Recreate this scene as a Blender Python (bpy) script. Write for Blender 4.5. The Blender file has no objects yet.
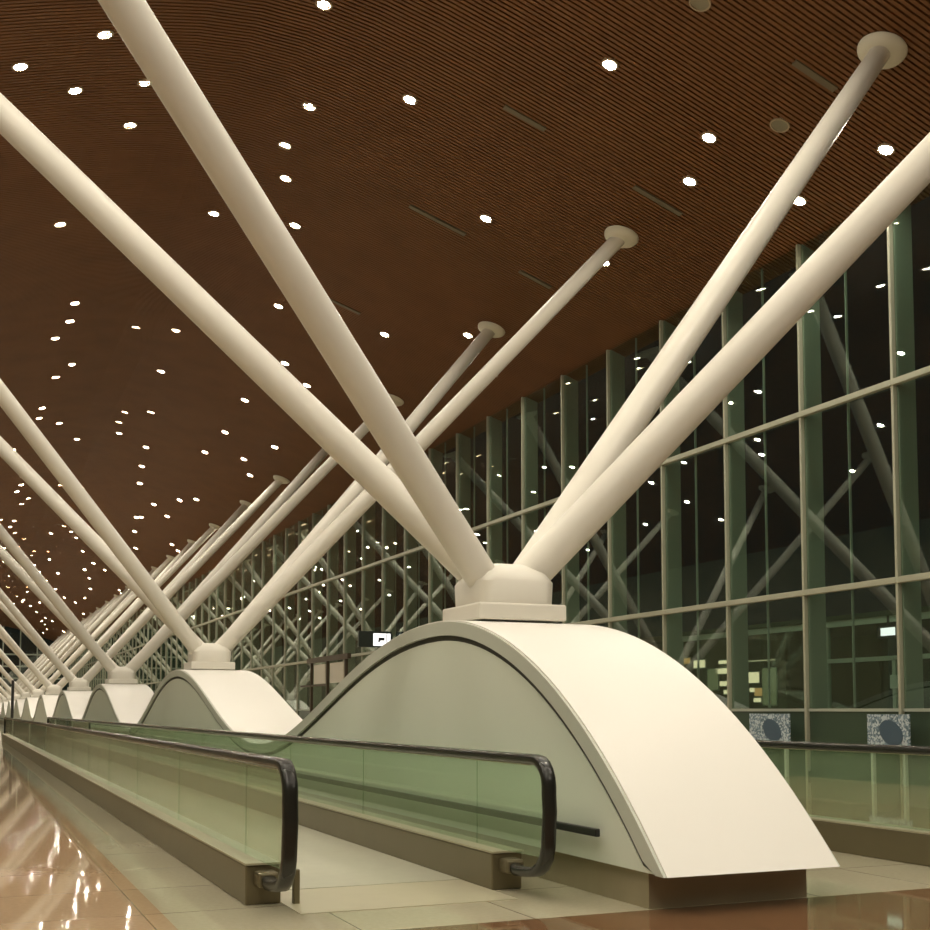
import bpy, bmesh, math, random
from mathutils import Vector, Matrix
random.seed(7)
sc = bpy.context.scene
COL = sc.collection
PI = math.pi

# ------------------------------------------------------------------ measures
EYE = 1.4
XC = 5.2            # centre line of the row of columns
Y1 = 11.12          # first column
BAY = 15.7          # column spacing
NCOL = 12
XW = 16.5           # glass wall
XL = -9.0           # wall on the far side of the hall
YB, YE = -22.0, 200.0
def zc(X):          # underside of the ceiling: a vault whose ridge runs above the columns
    return 14.75 - .36*(math.sqrt((X-XC)**2 + 6.25) - 2.5)
def slope(X):
    return -.36*(X-XC)/math.sqrt((X-XC)**2 + 6.25)
ORD = ['first','second','third','fourth','fifth','sixth','seventh','eighth','ninth','tenth','eleventh','twelfth','thirteenth']

# ------------------------------------------------------------------ helpers
def link(o, parent=None):
    COL.objects.link(o)
    if parent is not None: o.parent = parent
    return o
def tag(o, label=None, cat=None, group=None, kind='thing'):
    if label: o['label'] = label
    if cat: o['category'] = cat
    if group: o['group'] = group
    if kind: o['kind'] = kind
    return o
def mesh(name, verts, faces, mat, parent=None, smooth=False, loc=None):
    me = bpy.data.meshes.new(name); me.from_pydata(verts, [], faces); me.update()
    if mat: me.materials.append(mat)
    if smooth:
        me.polygons.foreach_set('use_smooth', [True]*len(me.polygons))
    o = bpy.data.objects.new(name, me)
    if loc: o.location = loc
    return link(o, parent)
def from_bm(name, bm, mat, parent=None, smooth=False, loc=None, angle=None):
    bmesh.ops.recalc_face_normals(bm, faces=bm.faces)
    me = bpy.data.meshes.new(name); bm.to_mesh(me); bm.free()
    if mat: me.materials.append(mat)
    if smooth:
        me.polygons.foreach_set('use_smooth', [True]*len(me.polygons))
        if angle: me.set_sharp_from_angle(angle=angle)
    o = bpy.data.objects.new(name, me)
    if loc: o.location = loc
    return link(o, parent)
def add_box(bm, x0, x1, y0, y1, z0, z1, bevel=0):
    r = bmesh.ops.create_cube(bm, size=1)
    for v in r['verts']:
        v.co = Vector(((x0+x1)/2+v.co.x*(x1-x0), (y0+y1)/2+v.co.y*(y1-y0), (z0+z1)/2+v.co.z*(z1-z0)))
    if bevel:
        es = list({e for v in r['verts'] for e in v.link_edges})
        bmesh.ops.bevel(bm, geom=es, offset=bevel, segments=2, affect='EDGES', profile=.5)
def box(name, x0, x1, y0, y1, z0, z1, mat, parent=None, bevel=0):
    bm = bmesh.new(); add_box(bm, x0, x1, y0, y1, z0, z1, bevel)
    return from_bm(name, bm, mat, parent)
def empty(name, loc=(0,0,0)):
    o = bpy.data.objects.new(name, None); o.location = loc; o.empty_display_size = .2
    return link(o)
def copy_tree(o, parent=None):
    c = o.copy(); COL.objects.link(c); c.parent = parent
    for ch in KIDS.get(o.name, []): copy_tree(ch, c)
    return c
KIDS = {}
def index_kids():
    KIDS.clear()
    for o in bpy.data.objects:
        if o.parent: KIDS.setdefault(o.parent.name, []).append(o)
def tube_rings(rings):
    """faces joining equal rings of vertices, ends capped"""
    n = len(rings[0]); v = [p for r in rings for p in r]; f = []
    for i in range(len(rings)-1):
        for k in range(n):
            a = i*n+k; b = i*n+(k+1) % n
            f.append((a, b, b+n, a+n))
    f.append(tuple(range(n))[::-1]); f.append(tuple(range((len(rings)-1)*n, len(rings)*n)))
    return v, f

# ------------------------------------------------------------------ materials
def mat(name, col, rough=.5, metal=0., spec=.5, var=0., scale=4., coat=0.):
    m = bpy.data.materials.new(name); m.use_nodes = True
    nt = m.node_tree; b = nt.nodes['Principled BSDF']
    b.inputs['Base Color'].default_value = (*col, 1)
    b.inputs['Roughness'].default_value = rough; b.inputs['Metallic'].default_value = metal
    b.inputs['Specular IOR Level'].default_value = spec
    if coat: b.inputs['Coat Weight'].default_value = coat; b.inputs['Coat Roughness'].default_value = .08
    if var:
        tc = nt.nodes.new('ShaderNodeTexCoord'); nz = nt.nodes.new('ShaderNodeTexNoise')
        nz.inputs['Scale'].default_value = scale; nz.inputs['Detail'].default_value = 6
        mx = nt.nodes.new('ShaderNodeMix'); mx.data_type = 'RGBA'
        mx.inputs['A'].default_value = (*[c*(1-var) for c in col], 1)
        mx.inputs['B'].default_value = (*[min(1, c*(1+var)) for c in col], 1)
        nt.links.new(tc.outputs['Object'], nz.inputs['Vector'])
        nt.links.new(nz.outputs['Fac'], mx.inputs['Factor'])
        nt.links.new(mx.outputs['Result'], b.inputs['Base Color'])
    return m
def emis(name, col, s):
    m = bpy.data.materials.new(name); m.use_nodes = True; nt = m.node_tree
    for n in list(nt.nodes): nt.nodes.remove(n)
    e = nt.nodes.new('ShaderNodeEmission'); o = nt.nodes.new('ShaderNodeOutputMaterial')
    e.inputs[0].default_value = (*col, 1); e.inputs[1].default_value = s
    nt.links.new(e.outputs[0], o.inputs[0]); return m
def glass(name, tint, base, gain, ior=1.5, body=None, bodyfac=0.):
    """thin clear sheet: tinted transparency, mirror-like Fresnel reflection, optional faint milky body"""
    m = bpy.data.materials.new(name); m.use_nodes = True; nt = m.node_tree
    for n in list(nt.nodes): nt.nodes.remove(n)
    N = nt.nodes.new; L = nt.links.new
    tr = N('ShaderNodeBsdfTransparent'); tr.inputs[0].default_value = (*tint, 1)
    gl = N('ShaderNodeBsdfGlossy'); gl.inputs['Roughness'].default_value = .01; gl.inputs[0].default_value = (.95, 1, .95, 1)
    # Schlick reflectance, the same from either side of the sheet
    ge = N('ShaderNodeNewGeometry'); dt = N('ShaderNodeVectorMath'); dt.operation = 'DOT_PRODUCT'
    L(ge.outputs['Normal'], dt.inputs[0]); L(ge.outputs['Incoming'], dt.inputs[1])
    ab = N('ShaderNodeMath'); ab.operation = 'ABSOLUTE'; L(dt.outputs['Value'], ab.inputs[0])
    om = N('ShaderNodeMath'); om.operation = 'SUBTRACT'; om.inputs[0].default_value = 1; L(ab.outputs[0], om.inputs[1])
    p5 = N('ShaderNodeMath'); p5.operation = 'POWER'; p5.inputs[1].default_value = 5; L(om.outputs[0], p5.inputs[0])
    fr = N('ShaderNodeMath'); fr.operation = 'MULTIPLY_ADD'; r0 = ((ior-1)/(ior+1))**2
    fr.inputs[1].default_value = 1-r0; fr.inputs[2].default_value = r0; L(p5.outputs[0], fr.inputs[0])
    ma = N('ShaderNodeMath'); ma.operation = 'MULTIPLY_ADD'; ma.use_clamp = True
    ma.inputs[1].default_value = gain; ma.inputs[2].default_value = base
    mx = N('ShaderNodeMixShader'); out = N('ShaderNodeOutputMaterial')
    L(fr.outputs[0], ma.inputs[0]); L(ma.outputs[0], mx.inputs[0])
    if body:
        df = N('ShaderNodeBsdfDiffuse'); df.inputs[0].default_value = (*body, 1)
        m2 = N('ShaderNodeMixShader'); m2.inputs[0].default_value = bodyfac
        L(tr.outputs[0], m2.inputs[1]); L(df.outputs[0], m2.inputs[2]); L(m2.outputs[0], mx.inputs[1])
    else:
        L(tr.outputs[0], mx.inputs[1])
    L(gl.outputs[0], mx.inputs[2]); L(mx.outputs[0], out.inputs[0])
    return m

M_STEEL = mat('white painted steel', (.75, .72, .64), .38, var=.05, scale=1.2)
M_FLANGE = mat('cream painted flange', (.76, .73, .60), .45)
M_SKIN = mat('white moulded panel', (.86, .84, .79), .42, var=.02, scale=.8)
M_SIDE = mat('shade tinted side panel', (.76, .80, .70), .32, var=.04, scale=.6)  # whitish panel; the greenish shade of the sides is put into its colour
M_TRIM = mat('shade grey edge trim', (.58, .60, .53), .35)  # rim of the skin, its side-facing shade painted in as grey
M_GROOVE = mat('dark groove', (.05, .05, .04), .6)
M_PLINTH = mat('bronze plinth', (.34, .29, .19), .3, metal=.15, var=.1)
M_SLAT = mat('brown ceiling slat', (.195, .080, .023), .55, var=.22, scale=.9)
M_BACK = mat('dark ceiling void', (.018, .009, .004), .9)
M_ALU = mat('pale mullion', (.45, .50, .42), .35, metal=.3)
M_FIN = mat('grey green glass fin', (.38, .44, .38), .4, metal=0, var=.12, scale=.5)
M_TRANSOM = mat('pale transom', (.42, .43, .33), .4, metal=.2)
M_SPAN = mat('dark green spandrel', (.05, .075, .05), .15)
M_RUBBER = mat('black rubber handrail', (.018, .018, .015), .22)
M_BASE = mat('brushed bronze steel cladding', (.20, .17, .105), .32, metal=.6, var=.1, scale=3)
M_BASETOP = mat('pale deck cover', (.50, .46, .34), .35, metal=.4)
M_PALLET = mat('grey beige treadway', (.47, .46, .36), .35, var=.08, scale=6)
M_PLATE = mat('brushed landing plate', (.50, .46, .33), .35, metal=.1, var=.06, scale=5)
M_BLACK = mat('black metal', (.02, .02, .02), .4)
M_SIGN = mat('dark sign case', (.035, .045, .04), .35)
M_LIT = emis('lit white sign face', (1, .98, .95), 1.6)
M_LAMP = emis('downlight lamp', (1.0, .91, .74), 510)
M_RING = mat('downlight ring', (.45, .36, .24), .4)
M_DIFF = mat('dark slot diffuser', (.17, .14, .09), .5)
M_DEAD = mat('unlit lamp glass', (.30, .28, .20), .35)
M_WALL = mat('olive hall wall', (.22, .21, .14), .6, var=.06, scale=.4)
M_GROUND = mat('dark apron', (.03, .032, .03), .6, var=.3, scale=.2)
M_GLASSW = glass('facade glass', (.80, .88, .83), .05, 1.1)
M_GLASSB = glass('balustrade glass', (.86, .94, .86), .01, 1.0, body=(.55, .68, .46), bodyfac=.10)

def floor_material():
    m = bpy.data.materials.new('polished granite'); m.use_nodes = True
    nt = m.node_tree; N = nt.nodes.new; L = nt.links.new; b = nt.nodes['Principled BSDF']
    geo = N('ShaderNodeNewGeometry'); sep = N('ShaderNodeSeparateXYZ'); L(geo.outputs['Position'], sep.inputs[0])
    def step(sock, edge, gt=True):
        q = N('ShaderNodeMath'); q.operation = 'GREATER_THAN' if gt else 'LESS_THAN'
        q.inputs[1].default_value = edge; L(sock, q.inputs[0]); return q.outputs[0]
    def mul(a, c):
        q = N('ShaderNodeMath'); q.operation = 'MULTIPLY'; L(a, q.inputs[0]); L(c, q.inputs[1]); return q.outputs[0]
    def col(fac, a, c):
        q = N('ShaderNodeMix'); q.data_type = 'RGBA'; L(fac, q.inputs['Factor'])
        for k, s in (('A', a), ('B', c)):
            if isinstance(s, tuple): q.inputs[k].default_value = (*s, 1)
            else: L(s, q.inputs[k])
        return q.outputs['Result']
    nz = N('ShaderNodeTexNoise'); nz.inputs['Scale'].default_value = 26; nz.inputs['Detail'].default_value = 8; L(geo.outputs['Position'], nz.inputs['Vector'])
    nb = N('ShaderNodeTexNoise'); nb.inputs['Scale'].default_value = .35; L(geo.outputs['Position'], nb.inputs['Vector'])
    red = col(nz.outputs['Fac'], (.36, .22, .12), (.48, .32, .19))
    tan = col(nz.outputs['Fac'], (.48, .36, .23), (.60, .47, .31))
    hall = col(nb.outputs['Fac'], red, tan)
    beige = col(nz.outputs['Fac'], (.44, .40, .28), (.55, .51, .38))
    # beige slabs beside and between the walkways, reddish granite elsewhere
    zone = mul(step(sep.outputs['X'], 1.33), step(sep.outputs['Y'], 7.2))
    zone = mul(zone, step(sep.outputs['X'], 9.6, False))
    hall = col(step(sep.outputs['Y'], 7.2), col(nz.outputs['Fac'], (.13, .066, .033), (.24, .13, .066)), hall)
    c = col(zone, hall, beige)
    br = N('ShaderNodeTexBrick'); br.offset = 0; br.inputs['Scale'].default_value = 1
    br.inputs['Brick Width'].default_value = 1.2; br.inputs['Row Height'].default_value = 1.2; br.inputs['Mortar Size'].default_value = .006
    br.inputs['Color1'].default_value = br.inputs['Color2'].default_value = (1, 1, 1, 1); br.inputs['Mortar'].default_value = (.45, .4, .35, 1)
    L(geo.outputs['Position'], br.inputs['Vector'])
    mm = N('ShaderNodeMix'); mm.data_type = 'RGBA'; mm.blend_type = 'MULTIPLY'; mm.inputs['Factor'].default_value = 1
    L(c, mm.inputs['A']); L(br.outputs['Color'], mm.inputs['B'])
    L(mm.outputs['Result'], b.inputs['Base Color'])
    b.inputs['Roughness'].default_value = .045
    b.inputs['Specular IOR Level'].default_value = .65
    return m
M_FLOOR = floor_material()

# ------------------------------------------------------------------ the setting
o = box('floor', XL, XW+.4, YB, YE, -.3, 0, M_FLOOR)
tag(o, 'polished beige and reddish granite floor of the hall', 'floor', kind='structure')

# ceiling: dark void with brown slats hung below it, slats run across the hall
NS = 26
xs = [XL + (XW+.5-XL)*i/NS for i in range(NS+1)]
V, F = [], []
for X in xs:
    V += [(X, YB, zc(X)+.09), (X, YE, zc(X)+.09)]
for i in range(NS):
    F.append((2*i, 2*i+1, 2*i+3, 2*i+2))
ceil_o = mesh('ceiling', V, F, M_BACK)
tag(ceil_o, 'dark void of the vaulted ceiling above the brown slats', 'ceiling', kind='structure')
V, F = [], []
PITCH, SW, SH = .112, .070, .045
y = YB+.1
while y < YE-.2:
    b0 = len(V)
    for X in xs:
        z = zc(X)
        V += [(X, y, z+SH), (X, y, z), (X, y+SW, z), (X, y+SW, z+SH)]
    for i in range(NS):
        a = b0+4*i
        F += [(a, a+1, a+5, a+4), (a+1, a+2, a+6, a+5), (a+2, a+3, a+7, a+6)]
    y += PITCH
o = mesh('ceiling_slats', V, F, M_SLAT, ceil_o); o['kind'] = 'stuff'

o = box('wall_left', XL-.3, XL, YB, YE, -.3, zc(XL)+.1, M_WALL); tag(o, 'olive wall along the open side of the hall', 'wall', kind='structure')
o = box('wall_back', XL-.3, XW+.4, YB-.3, YB, -.3, 15.2, M_WALL); tag(o, 'olive wall closing the near end of the hall', 'wall', kind='structure')

# end wall: glazed, with grid
endw = empty('wall_end', (0, YE, 0)); tag(endw, 'dark glazed wall closing the distant end of the hall', 'wall', kind='structure')
o = box('pane', XL, XW, .1, .12, 0, 14.9, M_GLASSW, endw)
bm = bmesh.new()
for k in range(11):
    X = XL + (XW-XL)*k/10; add_box(bm, X-.09, X+.09, -.15, .1, 0, zc(X))
for z in (2.6, 4.5, 6.4, 8.3, 10.2): add_box(bm, XL, XW, -.1, .1, z-.12, z+.12)
from_bm('frame', bm, M_ALU, endw)

# glass wall: one window per bay
BW = 2.72
W0 = 17.38 - 7*BW
TOPZ = zc(XW)-.02
SILL, T1, T2 = 1.4, 3.88, 7.72
win = empty('window_1', (XW, W0, 0)); tag(win, kind='structure')
for z0, z1 in ((SILL, T1), (T1, T2), (T2, TOPZ)):
    box('pane', 0, .022, .05, BW-.05, z0+.03, z1-.03, M_GLASSW, win)
    box('mid_mullion', .03, .08, BW/2-.012, BW/2+.012, z0+.05, z1-.05, M_FIN, win)
box('spandrel_panel', 0, .03, .05, BW-.05, .06, SILL-.03, M_SPAN, win)
box('cill', -.03, .10, .05, BW-.05, SILL-.03, SILL+.03, M_ALU, win)
box('kerb', -.06, .12, .05, BW-.05, 0, .12, M_SPAN, win)
for z in (T1, T2): box('transom', -.10, .03, 0, BW, z-.06, z+.06, M_TRANSOM, win, .01)
box('fin', .04, .48, -.05, .05, -.02, TOPZ, M_FIN, win)
box('mullion', -.07, .035, -.032, .032, 0, TOPZ, M_TRANSOM, win)
index_kids()
NW = int((YE-W0)/BW)
wins = [win]
for k in range(1, NW):
    c = copy_tree(win); c.name = 'window_%d' % (k+1); c.location.y = W0+k*BW; wins.append(c)
for k, c in enumerate(wins):
    b = min(NCOL-1, max(0, round((c.location.y-Y1)/BAY)))
    c['label'] = 'tall window bay of the dark glass wall, alongside the %s white column' % ORD[b]; c['category'] = 'window'
    c['group'] = 'window bays alongside the %s column' % ORD[b]
    c['kind'] = 'structure'

# ------------------------------------------------------------------ columns: hub, base plate, four struts with flanges
def strut_mesh(sx, sy):
    dx, wy, rx, ry, rz = {(-1, 1): (8.75, 4.8, .20, .20, 2.80), (-1, -1): (8.5, 2.8, .16, .10, 2.58),
                          (1, 1): (8.67, 3.58, .21, .12, 2.66), (1, -1): (8.67, 3.7, .26, .10, 2.80)}[(sx, sy)]
    p0 = Vector((sx*rx, sy*ry, rz)); top = Vector((sx*dx, sy*wy, zc(XC+sx*dx)-.02))
    p0 -= (top-p0).normalized()*.15
    d = (top-p0).normalized(); u = d.cross(Vector((0, 0, 1))).normalized(); w = u.cross(d)
    L = (top-p0).length; rings = []; R0 = .168 if sx < 0 else .188
    for s, r in ((0, R0*1.02), (.12, R0*1.02), (.55, R0), (1., R0*.93)):
        c = p0+d*L*s
        rings.append([tuple(c+(u*math.cos(2*PI*k/28)+w*math.sin(2*PI*k/28))*r) for k in range(28)])
    return tube_rings(rings), top, d
def flange_mesh(sx, top, d):
    n = Vector((-slope(XC+top.x), 0, 1)).normalized()      # along the ceiling's own normal
    a = Vector((0, 1, 0)); b = n.cross(a)
    rings = []
    for h, r in ((-.15, .25), (-.11, .33), (-.07, .385), (-.03, .405), (.0, .41)):
        c = top - Vector((0, 0, 0)) + n*(h-.0) + Vector((d.x, d.y, 0))*h*.25
        rings.append([tuple(c+(a*math.cos(2*PI*k/32)+b*math.sin(2*PI*k/32))*r) for k in range(32)])
    return tube_rings(rings)
col0 = empty('branching_column', (XC, Y1, 0))
box('base_plate', -.49, .49, -.49, .49, 2.302, 2.47, M_STEEL, col0, .02)
rings = []
for z, hx in ((2.46, .43), (2.70, .44), (2.80, .37), (2.885, .24), (2.90, .20)):
    ring = []
    for k in range(32):
        t = 2*PI*k/32; c, s = math.cos(t), math.sin(t)
        q = (abs(c)**5+abs(s)**5)**(-.2)
        ring.append((hx*q*c, hx*q*s, z))
    rings.append(ring)
v, f = tube_rings(rings); mesh('hub', v, f, M_STEEL, col0, True).data.set_sharp_from_angle(angle=.7)
for sx in (-1, 1):
    for sy in (-1, 1):
        (v, f), top, d = strut_mesh(sx, sy)
        st = mesh('strut', v, f, M_STEEL, col0, True); st.data.set_sharp_from_angle(angle=1.)
        v, f = flange_mesh(sx, top, d)
        fl = mesh('flange', v, f, M_FLANGE, st, True); fl.data.set_sharp_from_angle(angle=1.)
index_kids()
cols = [col0]
for n in range(1, NCOL):
    c = copy_tree(col0); c.location.y = Y1+BAY*n; cols.append(c)
for n, c in enumerate(cols):
    tag(c, 'white four-armed steel column, %s from the camera, on %s arched base' % (ORD[n], 'the big front' if n == 0 else 'the '+ORD[n]), 'column', 'white branching columns down the hall')

# ------------------------------------------------------------------ arched bases under the columns
HW, ZB, ZA, ZV = .735, .26, 2.30, .86
def arch_profile(first):
    pts = []
    half = BAY/2
    back = [(half*i/28, ZV+(ZA-ZV)*(.5+.5*math.cos(PI*i/28))) for i in range(29)]
    if first:
        front = []
        for i in range(24, 0, -1):
            yy = 4.20*i/24
            front.append((-yy, ZA-(.100*yy*yy+.00089*yy**4)))
        front[0] = (front[0][0], ZB)
    else:
        front = [(-a, z) for a, z in reversed(back[1:])]
    return front+back
def make_base(first):
    root = empty('arched_base', (XC, Y1, 0))
    pr = arch_profile(first)
    def nrm(i):
        a = pr[max(i-1, 0)]; b = pr[min(i+1, len(pr)-1)]
        d = Vector((b[0]-a[0], b[1]-a[1])).normalized(); return Vector((d.y, -d.x))   # pointing into the body
    TH = .15
    inner = []
    for i, p in enumerate(pr):
        n = nrm(i); q = (p[0]+n.x*TH, p[1]+n.y*TH)
        if first and i < 3: q = (max(q[0], pr[0][0]+.12), max(q[1], ZB))
        if not first and i == 0 or i == len(pr)-1: q = (p[0], p[1]-TH)
        if not first and i == 0: q = (p[0], p[1]-TH)
        inner.append(q)
    def loft(name, a, b, x0, x1, m, smooth=True):
        V, F = [], []
        for (p, q) in zip(a, b):
            V += [(x0, p[0], p[1]), (x1, p[0], p[1]), (x1, q[0], q[1]), (x0, q[0], q[1])]
        for i in range(len(a)-1):
            k = 4*i
            for e in range(4): F.append((k+e, k+(e+1) % 4, k+4+(e+1) % 4, k+4+e))
        F.append((0, 1, 2, 3)); k = 4*(len(a)-1); F.append((k+3, k+2, k+1, k))
        bm = bmesh.new(); vs = [bm.verts.new(v) for v in V]
        for f in F:
            try: bm.faces.new([vs[i] for i in f])
            except ValueError: pass
        return from_bm(name, bm, m, root, smooth, angle=.6)
    loft('skin', pr, inner, -HW, HW, M_SKIN)
    for s in (-1, 1):
        xa, xb = (-HW-.022, -HW) if s < 0 else (HW, HW+.022)
        # edge trim, lying on the rim of the skin
        a2 = [(p[0]+(q[0]-p[0])*.10, p[1]+(q[1]-p[1])*.10) for p, q in zip(pr, inner)]
        loft('edge_trim', a2, inner, min(xa, xb), max(xa, xb), M_TRIM)
        # dark groove line below the trim
        g2 = [(q[0]+(q[0]-p[0])*.36, max(q[1]+(q[1]-p[1])*.36, ZB)) for p, q in zip(pr, inner)]
        gx = (-HW+.01, -HW+.06) if s < 0 else (HW-.06, HW-.01)
        loft('groove', inner, g2, gx[0], gx[1], M_GROOVE)
        px = (-HW+.035, -HW+.07) if s < 0 else (HW-.07, HW-.035)
        low = [(max(q[0], pr[0][0]+.12), ZB) for q in g2]
        pxo = (-HW+.004, -HW+.05) if s < 0 else (HW-.05, HW-.004)
        loft('side_panel', g2, low, pxo[0], pxo[1], M_SIDE, False)
    y0 = (-3.89 if first else -BAY/2); y1 = BAY/2
    box('plinth', -.69, .69, y0, y1, 0, ZB, M_PLINTH, root)
    b0 = -3.35 if first else -BAY/2
    for s in (-1,):
        bm = bmesh.new(); add_box(bm, -HW-.075, -HW-.035, b0, y1, .455, .515, .008)
        yy = b0+.5
        while yy < y1: add_box(bm, -HW-.04, -HW+.006, yy-.03, yy+.03, .465, .505); yy += 1.8
        from_bm('bumper_rail', bm, M_BLACK, root)
    return root
base0 = make_base(True)
base1 = make_base(False); base1.location.y = Y1+BAY
index_kids()
bases = [base0, base1]
for n in range(2, NCOL):
    c = copy_tree(base1); c.location.y = Y1+BAY*n; bases.append(c)
for n, c in enumerate(bases):
    tag(c, 'big white arched base at the head of the row, cut off steeply in front' if n == 0 else 'white humped base under the %s column from the camera' % ORD[n], 'column base', 'white wave-shaped bases along the walkway')

# ------------------------------------------------------------------ moving walkways
def newel_path(y0, y1):
    """(y, z) centre line of a handrail loop from the near return to the far return"""
    near = []
    near += [(y0+.62, .20), (y0+.50, .17), (y0+.36, .18)]
    for a in range(0, 5):                      # lower bend
        t = -PI/2 - (PI/2)*a/4*.9
        near.append((y0+.28+.27*math.cos(t), .44+.25*math.sin(t)))
    near += [(y0+.0, .55), (y0-.012, .66), (y0+.0, .78)]
    for a in range(0, 6):
        t = PI - (PI/2)*a/5
        near.append((y0+.20+.20*math.cos(t), .84+.19*math.sin(t)))
    far = [(y1+y0-p[0], p[1]) for p in reversed(near)]
    return near+far
def sweep(name, xc, path, w, h, m, parent):
    prof = []
    for k in range(16):
        t = 2*PI*k/16; c, s = math.cos(t), math.sin(t); q = (abs(c)**4+abs(s)**4)**(-.25)
        prof.append((w/2*q*c, h/2*q*s))
    rings = []
    for i, p in enumerate(path):
        a = path[max(i-1, 0)]; b = path[min(i+1, len(path)-1)]
        d = Vector((b[0]-a[0], b[1]-a[1])).normalized(); n = Vector((-d.y, d.x))
        rings.append([(xc+u, p[0]+n.x*v, p[1]+n.y*v) for u, v in prof])
    v, f = tube_rings(rings)
    bm = bmesh.new(); vs = [bm.verts.new(q) for q in v]
    for ff in f: bm.faces.new([vs[i] for i in ff])
    return from_bm(name, bm, m, parent, True, angle=1.2)
def glass_panels(xc, y0, y1, seams, parent):
    path = newel_path(y0, y1)
    top = [p for p in path if p[1] > .29]
    near = [p for p in top if p[0] < y0+1.2]
    nm = [(max(p[0]+.02, y0+.02), min(p[1], 1.01)) for p in near]
    def prism(pts):
        bm = bmesh.new()
        a = [bm.verts.new((xc-.008, p[0], p[1])) for p in pts]; b = [bm.verts.new((xc+.008, p[0], p[1])) for p in pts]
        n = len(pts)
        bm.faces.new(a); bm.faces.new(b[::-1])
        for i in range(n): bm.faces.new((a[i], a[(i+1) % n], b[(i+1) % n], b[i]))
        from_bm('glass_panel', bm, M_GLASSB, parent)
    prism(nm+[(seams[0]-.006, 1.01), (seams[0]-.006, .29)])
    for a, b in zip(seams[:-1], seams[1:]):
        prism([(a+.006, .29), (a+.006, 1.01), (b-.006, 1.01), (b-.006, .29)])
    fm = [(y1+y0-p[0], p[1]) for p in reversed(nm)]
    prism([(seams[-1]+.006, .29), (seams[-1]+.006, 1.01)]+fm)
def walkway(name, xl, xr, yl, yr, yend, label, post):
    root = empty(name, ((xl+xr)/2, min(yl, yr), 0)); ox = (xl+xr)/2; oy = min(yl, yr)
    for x, y0, side in ((xl, yl, -1), (xr, yr, 1)):
        X = x-ox; a = y0-oy; e = yend-oy
        sweep('handrail', X, newel_path(a, e), .105, .078, M_RUBBER, root)
        box('handrail_guide', X-.022, X+.022, a+.25, e-.25, .985, 1.012, M_BASETOP, root)
        seams = []; yy = a+1.3
        while yy < e-1.2: seams.append(yy); yy += 3.0
        glass_panels(X, a, e, seams, root)
        bm = bmesh.new(); add_box(bm, X-.13, X+.13, a+.72, e-.72, .0, .285, .012)
        bs = from_bm('balustrade_base', bm, M_BASE, root)
        box('deck_cover', X-.135, X+.135, a+.70, e-.70, .285, .30, M_BASETOP, bs)
        box('newel_boot', X-.075, X+.075, a+.56, a+.72, .14, .25, M_BASE, bs, .02)
    bm = bmesh.new(); y0 = max(yl, yr)-oy+1.3; e = yend-oy-1.3
    add_box(bm, xl-ox+.135, xr-ox-.135, y0, e, .0005, .007)
    from_bm('treadway', bm, M_PALLET, root)
    for ya, yb in ((y0-1.1, y0-.02), (e+.02, e+1.1)):
        box('landing_plate', xl-ox+.135, xr-ox-.135, ya, yb, .0005, .006, M_PLATE, root)
    if post:
        box('sensor_post', xl-ox+.20, xl-ox+.245, yl-oy+.62, yl-oy+.68, .0, .25, M_BASE, root, .006)
    tag(root, label, 'moving walkway'); return root
walkway('moving_walkway', 2.06, 3.985, 7.78, 7.74, 60., 'moving walkway with green glass balustrades and black handrails, in front of the white bases', True)
walkway('moving_walkway', 6.42, 8.15, 10.4, 6.1, 60., 'moving walkway behind the white bases, on the glass wall side', False)

# ------------------------------------------------------------------ ceiling fittings
LT = [(.77,23.63),(1.88,24.79),(3.2,26.54),(2.23,22.62),(3.25,24.57),(2.14,32.18),(5.96,31.01),(7.93,30.01),(7.1,27.8),(6.69,26.3),
 (6.72,24.33),(8.38,22.48),(6.0,20.76),(11.4,25.3),(10.86,18.47),(13.25,18.75),(13.77,20.19),(15.55,18.92),(15.58,16.48),(14.18,24.48),
 (3.12,39.15),(3.12,41.07),(2.78,42.92),(3.65,46.64),(3.2,48.4),(5.36,41.67),(6.63,41.03),(6.91,46.14),(3.0,53.49),(2.99,55.39),
 (3.94,56.85),(5.05,60.38),(6.48,53.54),(7.44,52.3),(6.47,55.55),(6.72,57.6),(8.13,58.65),(10.13,45.76),(10.44,51.05),(10.41,55.48),
 (12.45,50.16),(11.93,53.96),(12.74,56.22),(10.28,40.09),(11.4,41.24),(8.52,62.82),(11.26,67.32),(10.33,76.17),
 (13.6,31.5),(15.2,33.2),(11.9,34.1),(14.4,38.6),(8.9,35.6)]
PER = 2*BAY
core = [p for p in LT if 18 <= p[1] < 18+PER]
spots = [p for p in LT if p[1] < 64]
for k in range(1, 7):
    for (x, y) in core:
        yy = y+PER*k+random.uniform(-.5, .5); xx = x+random.uniform(-.25, .25)
        if 64 <= yy < YE-3: spots.append((xx, yy))
spots += [p for p in LT if p[1] >= 64]
for k in range(0, 4):                          # the half of the vault that only shows mirrored in the glass
    for (x, y) in core:
        xm = 2*XC-x
        if -8 < xm < .6: spots.append((xm, y+PER*k+3.1))
for (x, y) in core:                            # unseen downlights added ahead of the first column to brighten the front
    if y-PER < 16.3: spots.append((x, y-PER))
    xm = 2*XC-x
    if -8 < xm < .6: spots += [(xm, y-PER+3.1), (xm+1.1, y-PER-6)]  # unseen lamps added over the open hall for sideways light
for k in range(34): spots.append((random.uniform(.6, 5.6), 62+k*3.9+random.uniform(-1, 1)))
TOPS = [(XC+sx*8.67, Y1+BAY*n+sy*w) for n in range(NCOL) for sx, sy, w in ((1, 1, 3.7), (1, -1, 3.7), (-1, 1, 4.8), (-1, -1, 2.8))]
spots = [p for p in spots if YB+1 < p[1] < YE-2 and all(math.hypot(p[0]-a, p[1]-b) > .75 for a, b in TOPS)]
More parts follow.
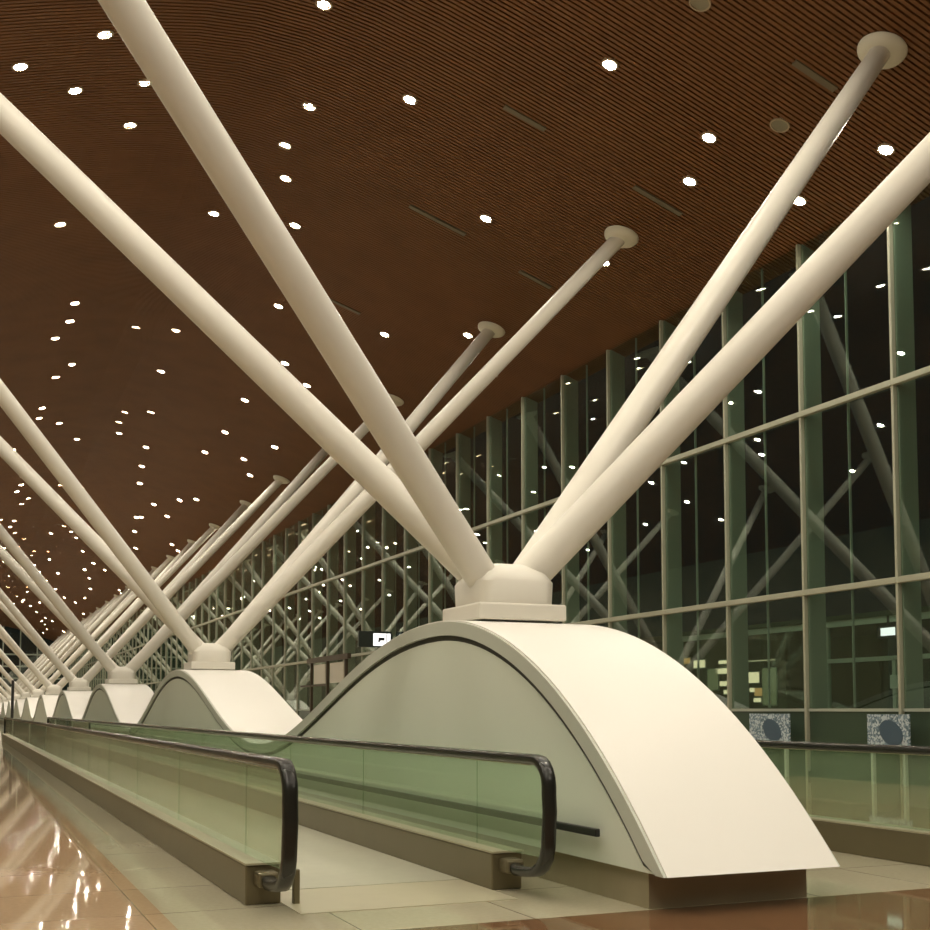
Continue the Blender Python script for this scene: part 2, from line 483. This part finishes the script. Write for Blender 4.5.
spots += [(-5.5, 9), (-6.5, 4), (-2.5, 7.5), (-4.5, 16.5), (-6.8, 12.5), (2.2, 12.4), (7.6, 13.2), (10.6, 9.6), (-3.4, 14.8), (4.4, 6.2), (8.0, 3.1), (12.2, 5.0), (.6, 17.3), (5.4, 16.4)]  # unseen downlights added by hand to light the front base and its sides
def ring(ro, ri, z0, z1, n=20):
    V, F = [], []
    for k in range(n):
        t = 2*PI*k/n; c, s = math.cos(t), math.sin(t)
        V += [(ro*c, ro*s, z0), (ri*c, ri*s, z0), (ri*c, ri*s, z1), (ro*c, ro*s, z1)]
    for k in range(n):
        a = 4*k; b = 4*((k+1) % n)
        for e in range(4): F.append((a+e, b+e, b+(e+1) % 4, a+(e+1) % 4))
    return V, F
v, f = ring(.165, .125, -.02, .06)
dl = mesh('downlight', v, f, M_RING)
n = 20
mesh('lamp', [(.126*math.cos(2*PI*k/n), .126*math.sin(2*PI*k/n), .0) for k in range(n)], [tuple(range(n))[::-1]], M_LAMP, dl)
index_kids()
for i, (x, y) in enumerate(spots):
    c = dl if i == 0 else copy_tree(dl)
    c.location = (x, y, zc(x)-.004); c.rotation_euler = (0, math.atan(-slope(x)), 0)
    b = min(NCOL-1, max(0, round((y-Y1)/BAY)))
    side = 'on the glass wall side of' if x > XC+2.5 else ('over' if x > XC-2.5 else 'on the open hall side of')
    lab = 'round warm downlight in the slatted ceiling %s the %s column' % (side, ORD[b])
    tag(c, lab, 'downlight', 'downlights '+lab.split('ceiling ')[1])
for k, (xa, xb, y) in enumerate([(9.94,10.88,21.14),(9.85,11.35,26.44),(13.09,14.3,21.3),(13.08,13.99,15.97),(13.0,13.91,26.77),(9.9,10.9,33.5)]):
    xm = (xa+xb)/2
    o = box('slot_diffuser', -(xb-xa)/2*1.04, (xb-xa)/2*1.04, -.07, .07, -.03, .05, M_DIFF)
    o.location = (xm, y, zc(xm)-.002); o.rotation_euler = (0, math.atan(-slope(xm)), 0)
    tag(o, ['narrow slot diffuser in the ceiling, midway between two bright downlights at the top',
            'narrow slot diffuser in the ceiling just above a single downlight in mid ceiling',
            'narrow slot diffuser beside the first column\'s farther glass-side arm, near two downlights',
            'narrow slot diffuser next to the flange of the first column\'s tall arm',
            'short slot diffuser beside the upper arm of the second column',
            'faint slot diffuser deep in the ceiling near the second column'][k], 'air diffuser', 'slot diffusers in the ceiling')
v, f = ring(.19, .16, -.02, .05)
for k, (x, y) in enumerate([(13.92, 17.44), (11.19, 16.04)]):
    o = mesh('ceiling_speaker', v, f, M_RING); n = 24
    mesh('grille', [(.162*math.cos(2*PI*j/n), .162*math.sin(2*PI*j/n), .0) for j in range(n)], [tuple(range(n))[::-1]], M_DEAD, o)
    o.location = (x, y, zc(x)-.004); o.rotation_euler = (0, math.atan(-slope(x)), 0)
    tag(o, ['unlit grey round ceiling speaker beside the first column\'s tall arm', 'unlit grey round ceiling speaker at the top edge of the photo'][k], 'speaker')

# ------------------------------------------------------------------ signs and small things in the hall
sg = empty('blade_sign', (16.38, 45.98, 3.97)); 
bm = bmesh.new(); add_box(bm, -1.42, .0, -.09, .09, 0, .66, .01); from_bm('case', bm, M_SIGN, sg)
fc = box('lit_face', -.80, -.06, -.105, -.092, .06, .57, M_LIT, sg)
box('symbol', -.58, -.32, -.112, -.106, .28, .40, M_BLACK, fc)
bm = bmesh.new(); add_box(bm, -.235, -.205, -.112, -.106, .2, .56); add_box(bm, -.60, -.50, -.112, -.106, .22, .28); from_bm('mark', bm, M_BLACK, fc)
bm = bmesh.new(); add_box(bm, 0, .05, -.05, .05, .1, .56); from_bm('bracket', bm, M_BLACK, sg)
tag(sg, 'dark box sign with a lit white face, fixed to the glass wall', 'sign')

pp = empty('sign_post', (2.6, 66, 0))
box('pole', -.07, .07, -.07, .07, .03, 2.95, M_BLACK, pp, .01); box('foot', -.25, .25, -.25, .25, 0, .03, M_BLACK, pp)
tag(pp, 'slim black post standing just past the distant end of the walkway', 'post')

# ------------------------------------------------------------------ outside, seen through the glass
o = box('ground_outside', XW+.4, 160, -40, 260, -.5, -.02, M_GROUND); tag(o, 'dark apron outside the glass wall at night', 'ground', kind='structure')

M_FRAME = mat('grey green steel frame', (.46, .52, .44), .45)
M_NOTICE = mat('pale notice board', (.55, .62, .55), .5)
def P_on_X(px, py, X):
    f = 1180.; t = math.radians(3.85); a = math.atan(507/(f/math.cos(t))); PY = 710-f*math.tan(t)
    r = Vector((math.sin(a)*math.cos(t), math.cos(a)*math.cos(t), math.sin(t)))
    r += Vector((math.cos(a), -math.sin(a), 0))*((px-465)/f)
    r -= Vector((-math.sin(a)*math.sin(t), -math.cos(a)*math.sin(t), math.cos(t)))*((py-PY)/f)
    return Vector((0, 0, EYE))+r*(X/r.x)

# boarding lobby frame just outside the glass
XP = 19.0
lob = empty('boarding_lobby', (XP, 17.5, 0))
bm = bmesh.new()
posts = [(20.0, 3.35), (21.7, 3.35), (24.4, 3.35), (26.9, 3.35)]
z_b = 3.35
for y, z in ((18.6, z_b), (20.2, 2.55), (22.4, z_b), (25.6, z_b), (28.6, z_b)):
    box('post', -.05, .05, y-17.5-.05, y-17.5+.05, -.02, z, M_FRAME, lob)
box('header_beam', -.06, .06, -.6, 11.2, z_b, z_b+.14, M_FRAME, lob)
box('door_rail', -.05, .05, 1.05, 4.85, 2.5, 2.6, M_FRAME, lob)
box('roof', -.1, 4.4, -.6, 11.2, z_b+.14, z_b+.26, M_SPAN, lob)
nq = P_on_X(897, 682, XP-.08)
box('notice', -.09, -.06, nq.y-17.5-.2, nq.y-17.5+.2, nq.z-.14, nq.z+.16, M_NOTICE, lob)
box('glazing', .0, .02, -.5, 11.1, .1, z_b, M_GLASSW, lob)
tag(lob, 'grey framed boarding lobby just outside the glass wall', 'lobby')

ex = empty('gate_sign', (18.4, 19.75, 2.95))
box('case', -.03, .03, -.32, .30, 0, .26, M_SIGN, ex); box('lit_face', -.045, -.031, -.24, .18, .05, .22, M_LIT, ex)
box('hanger', -.015, .015, -.02, .02, .26, .48, M_BLACK, ex)
tag(ex, 'small lit white sign hanging in front of the boarding lobby', 'sign')

# lit low building across the apron
XBLD = 46.
ya = P_on_X(786, 690, XBLD).y; yb = P_on_X(640, 690, XBLD).y
bl = empty('low_building', (XBLD, ya, -.02)); Lb = yb-ya
M_BWALL = mat('olive building wall', (.12, .12, .06), .7, var=.2)
M_WARM = emis('warm lit window', (1, .70, .46), 1.9); M_AMBER = emis('amber lit window', (1, .48, .18), .9)
M_GREENL = emis('green lit window', (.55, .52, .28), .36)
box('body', 0, 8, 0, Lb, -.02, 6.2, M_BWALL, bl); box('roof', -.8, 8.5, -1, Lb+1, 6.2, 6.6, M_BWALL, bl)
for (xa, xb, y_t, y_b, m) in [(763, 776, 668, 705, M_GREENL), (747.5, 759, 672, 683, M_WARM), (750, 755, 688, 692, M_WARM), (755, 762, 688, 696, M_AMBER), (754, 761, 698, 702, M_WARM),
        (747, 775, 659.5, 661.5, M_WARM), (719, 730, 660, 664, M_WARM), (716, 731, 668, 674, M_WARM), (708, 718, 669, 690, M_GREENL), (720, 732, 681, 686, M_WARM), (724, 733, 690, 694, M_WARM),
        (694, 705, 660, 668, M_WARM), (680, 690, 658, 664, M_AMBER), (664, 676, 664, 674, M_WARM)]:
    p = P_on_X(xb, y_t, XBLD-.06); q = P_on_X(xa, y_b, XBLD-.06)
    a, b, z1, z0 = p.y-ya, q.y-ya, p.z+.02, q.z+.02
    w = box('window', -.06, .02, a-.06, b+.06, z0-.06, z1+.06, M_FRAME, bl)
    box('pane', -.09, -.062, a, b, z0, z1, m, w)
tag(bl, 'low building with warm lit windows across the dark apron', 'building')

# dark framed gate portal near the glass wall, beyond the first arched base
XG = 14.6
g0 = P_on_X(346, 690, XG).y; g1 = P_on_X(310, 690, XG).y
gp = empty('gate_portal', (XG, g0, 0))
M_BRONZE = mat('dark bronze frame', (.07, .05, .03), .4)
M_PANEL = mat('pale board', (.62, .58, .48), .4)
zt = P_on_X(330, 661, XG).z
for px in (346, 327.5, 311.5):
    yy = P_on_X(px, 690, XG).y-g0; box('post', -.06, .06, yy-.06, yy+.06, 0, zt+.05, M_BRONZE, gp)
box('header', -.08, .08, -.4, g1-g0+.3, zt, zt+.22, M_BRONZE, gp)
box('rail', -.04, .04, P_on_X(327, 690, XG).y-g0, g1-g0+1.5, zt-1.05, zt-.97, M_BRONZE, gp)
for pa, pb in ((344.5, 329.5), (326, 313.5)):
    u = P_on_X(pa, 690, XG).y-g0; v = P_on_X(pb, 690, XG).y-g0
    box('board', -.02, .02, u+.1, v-.1, zt-.95, zt-.1, M_PANEL, gp)
tag(gp, 'dark bronze gate portal with pale boards near the glass wall, behind the front arched base', 'portal')

# patterned blue and white panels at the foot of the glass
def pattern():
    m = bpy.data.materials.new('blue and white mosaic'); m.use_nodes = True; nt = m.node_tree; b = nt.nodes['Principled BSDF']
    tc = nt.nodes.new('ShaderNodeTexCoord'); vo = nt.nodes.new('ShaderNodeTexVoronoi'); vo.inputs['Scale'].default_value = 26
    cr = nt.nodes.new('ShaderNodeValToRGB'); cr.color_ramp.interpolation = 'CONSTANT'
    e = cr.color_ramp.elements; e[0].color = (.50, .58, .62, 1); e[1].color = (.10, .16, .20, 1); e[1].position = .42
    e2 = e.new(.7); e2.color = (.20, .28, .34, 1)
    sp = nt.nodes.new('ShaderNodeSeparateColor')
    nt.links.new(tc.outputs['Object'], vo.inputs['Vector']); nt.links.new(vo.outputs['Color'], sp.inputs[0])
    nt.links.new(sp.outputs[0], cr.inputs[0]); nt.links.new(cr.outputs[0], b.inputs['Base Color']); b.inputs['Roughness'].default_value = .3
    return m
M_MOS = pattern(); M_OVAL = mat('slate blue oval', (.06, .10, .14), .35)
for k, (xa, xb) in enumerate([(752, 792), (870, 912)]):
    pa = P_on_X(xb, 722, 16.12); pb = P_on_X(xa, 722, 16.12)
    o = empty('mosaic_panel', (16.05, pa.y, 0)); Lp = pb.y-pa.y
    box('board', 0, .03, 0, Lp, .62, 1.32, M_MOS, o)
    box('foot', -.02, .05, .1, .16, 0, .62, M_FRAME, o); box('foot', -.02, .05, Lp-.16, Lp-.1, 0, .62, M_FRAME, o)
    bm = bmesh.new(); r = bmesh.ops.create_cone(bm, cap_ends=True, segments=28, radius1=.24, radius2=.24, depth=.012)
    for v in r['verts']:
        x_, y_, z_ = v.co; v.co = Vector((-.008+z_, Lp*.42+x_*1.2+y_*.35, .97+y_))
    from_bm('oval', bm, M_OVAL, o)
    tag(o, ['blue and white mosaic panel at the foot of the glass, next to the arched base', 'blue and white mosaic panel below the small lit white sign'][k], 'panel')

# ------------------------------------------------------------------ world, camera, render look
w = bpy.data.worlds.new('night'); sc.world = w; w.use_nodes = True
w.node_tree.nodes['Background'].inputs[0].default_value = (.010, .016, .016, 1)
w.node_tree.nodes['Background'].inputs[1].default_value = .5

cam = bpy.data.cameras.new('camera'); co = bpy.data.objects.new('camera', cam); COL.objects.link(co)
fpx = 1180.; tilt = math.radians(3.85); yaw = math.atan(507/(fpx/math.cos(tilt)))
co.location = (0, 0, EYE); co.rotation_euler = (PI/2+tilt, 0, -yaw)
cam.sensor_width = 36; cam.lens = fpx/930*36; cam.shift_y = (710-fpx*math.tan(tilt)-465)/930
cam.clip_end = 600
sc.camera = co
sc.view_settings.view_transform = 'Standard'; sc.view_settings.look = 'None'
sc.view_settings.gamma = 1; sc.view_settings.exposure = 0.0; sc.view_settings.use_curve_mapping = False
try:
    sc.cycles.use_denoising = True
    sc.cycles.transparent_max_bounces = 24; sc.cycles.max_bounces = 10; sc.cycles.diffuse_bounces = 5; sc.cycles.glossy_bounces = 5
    sc.cycles.sample_clamp_indirect = 12
    sc.cycles.use_light_tree = True
except Exception: pass
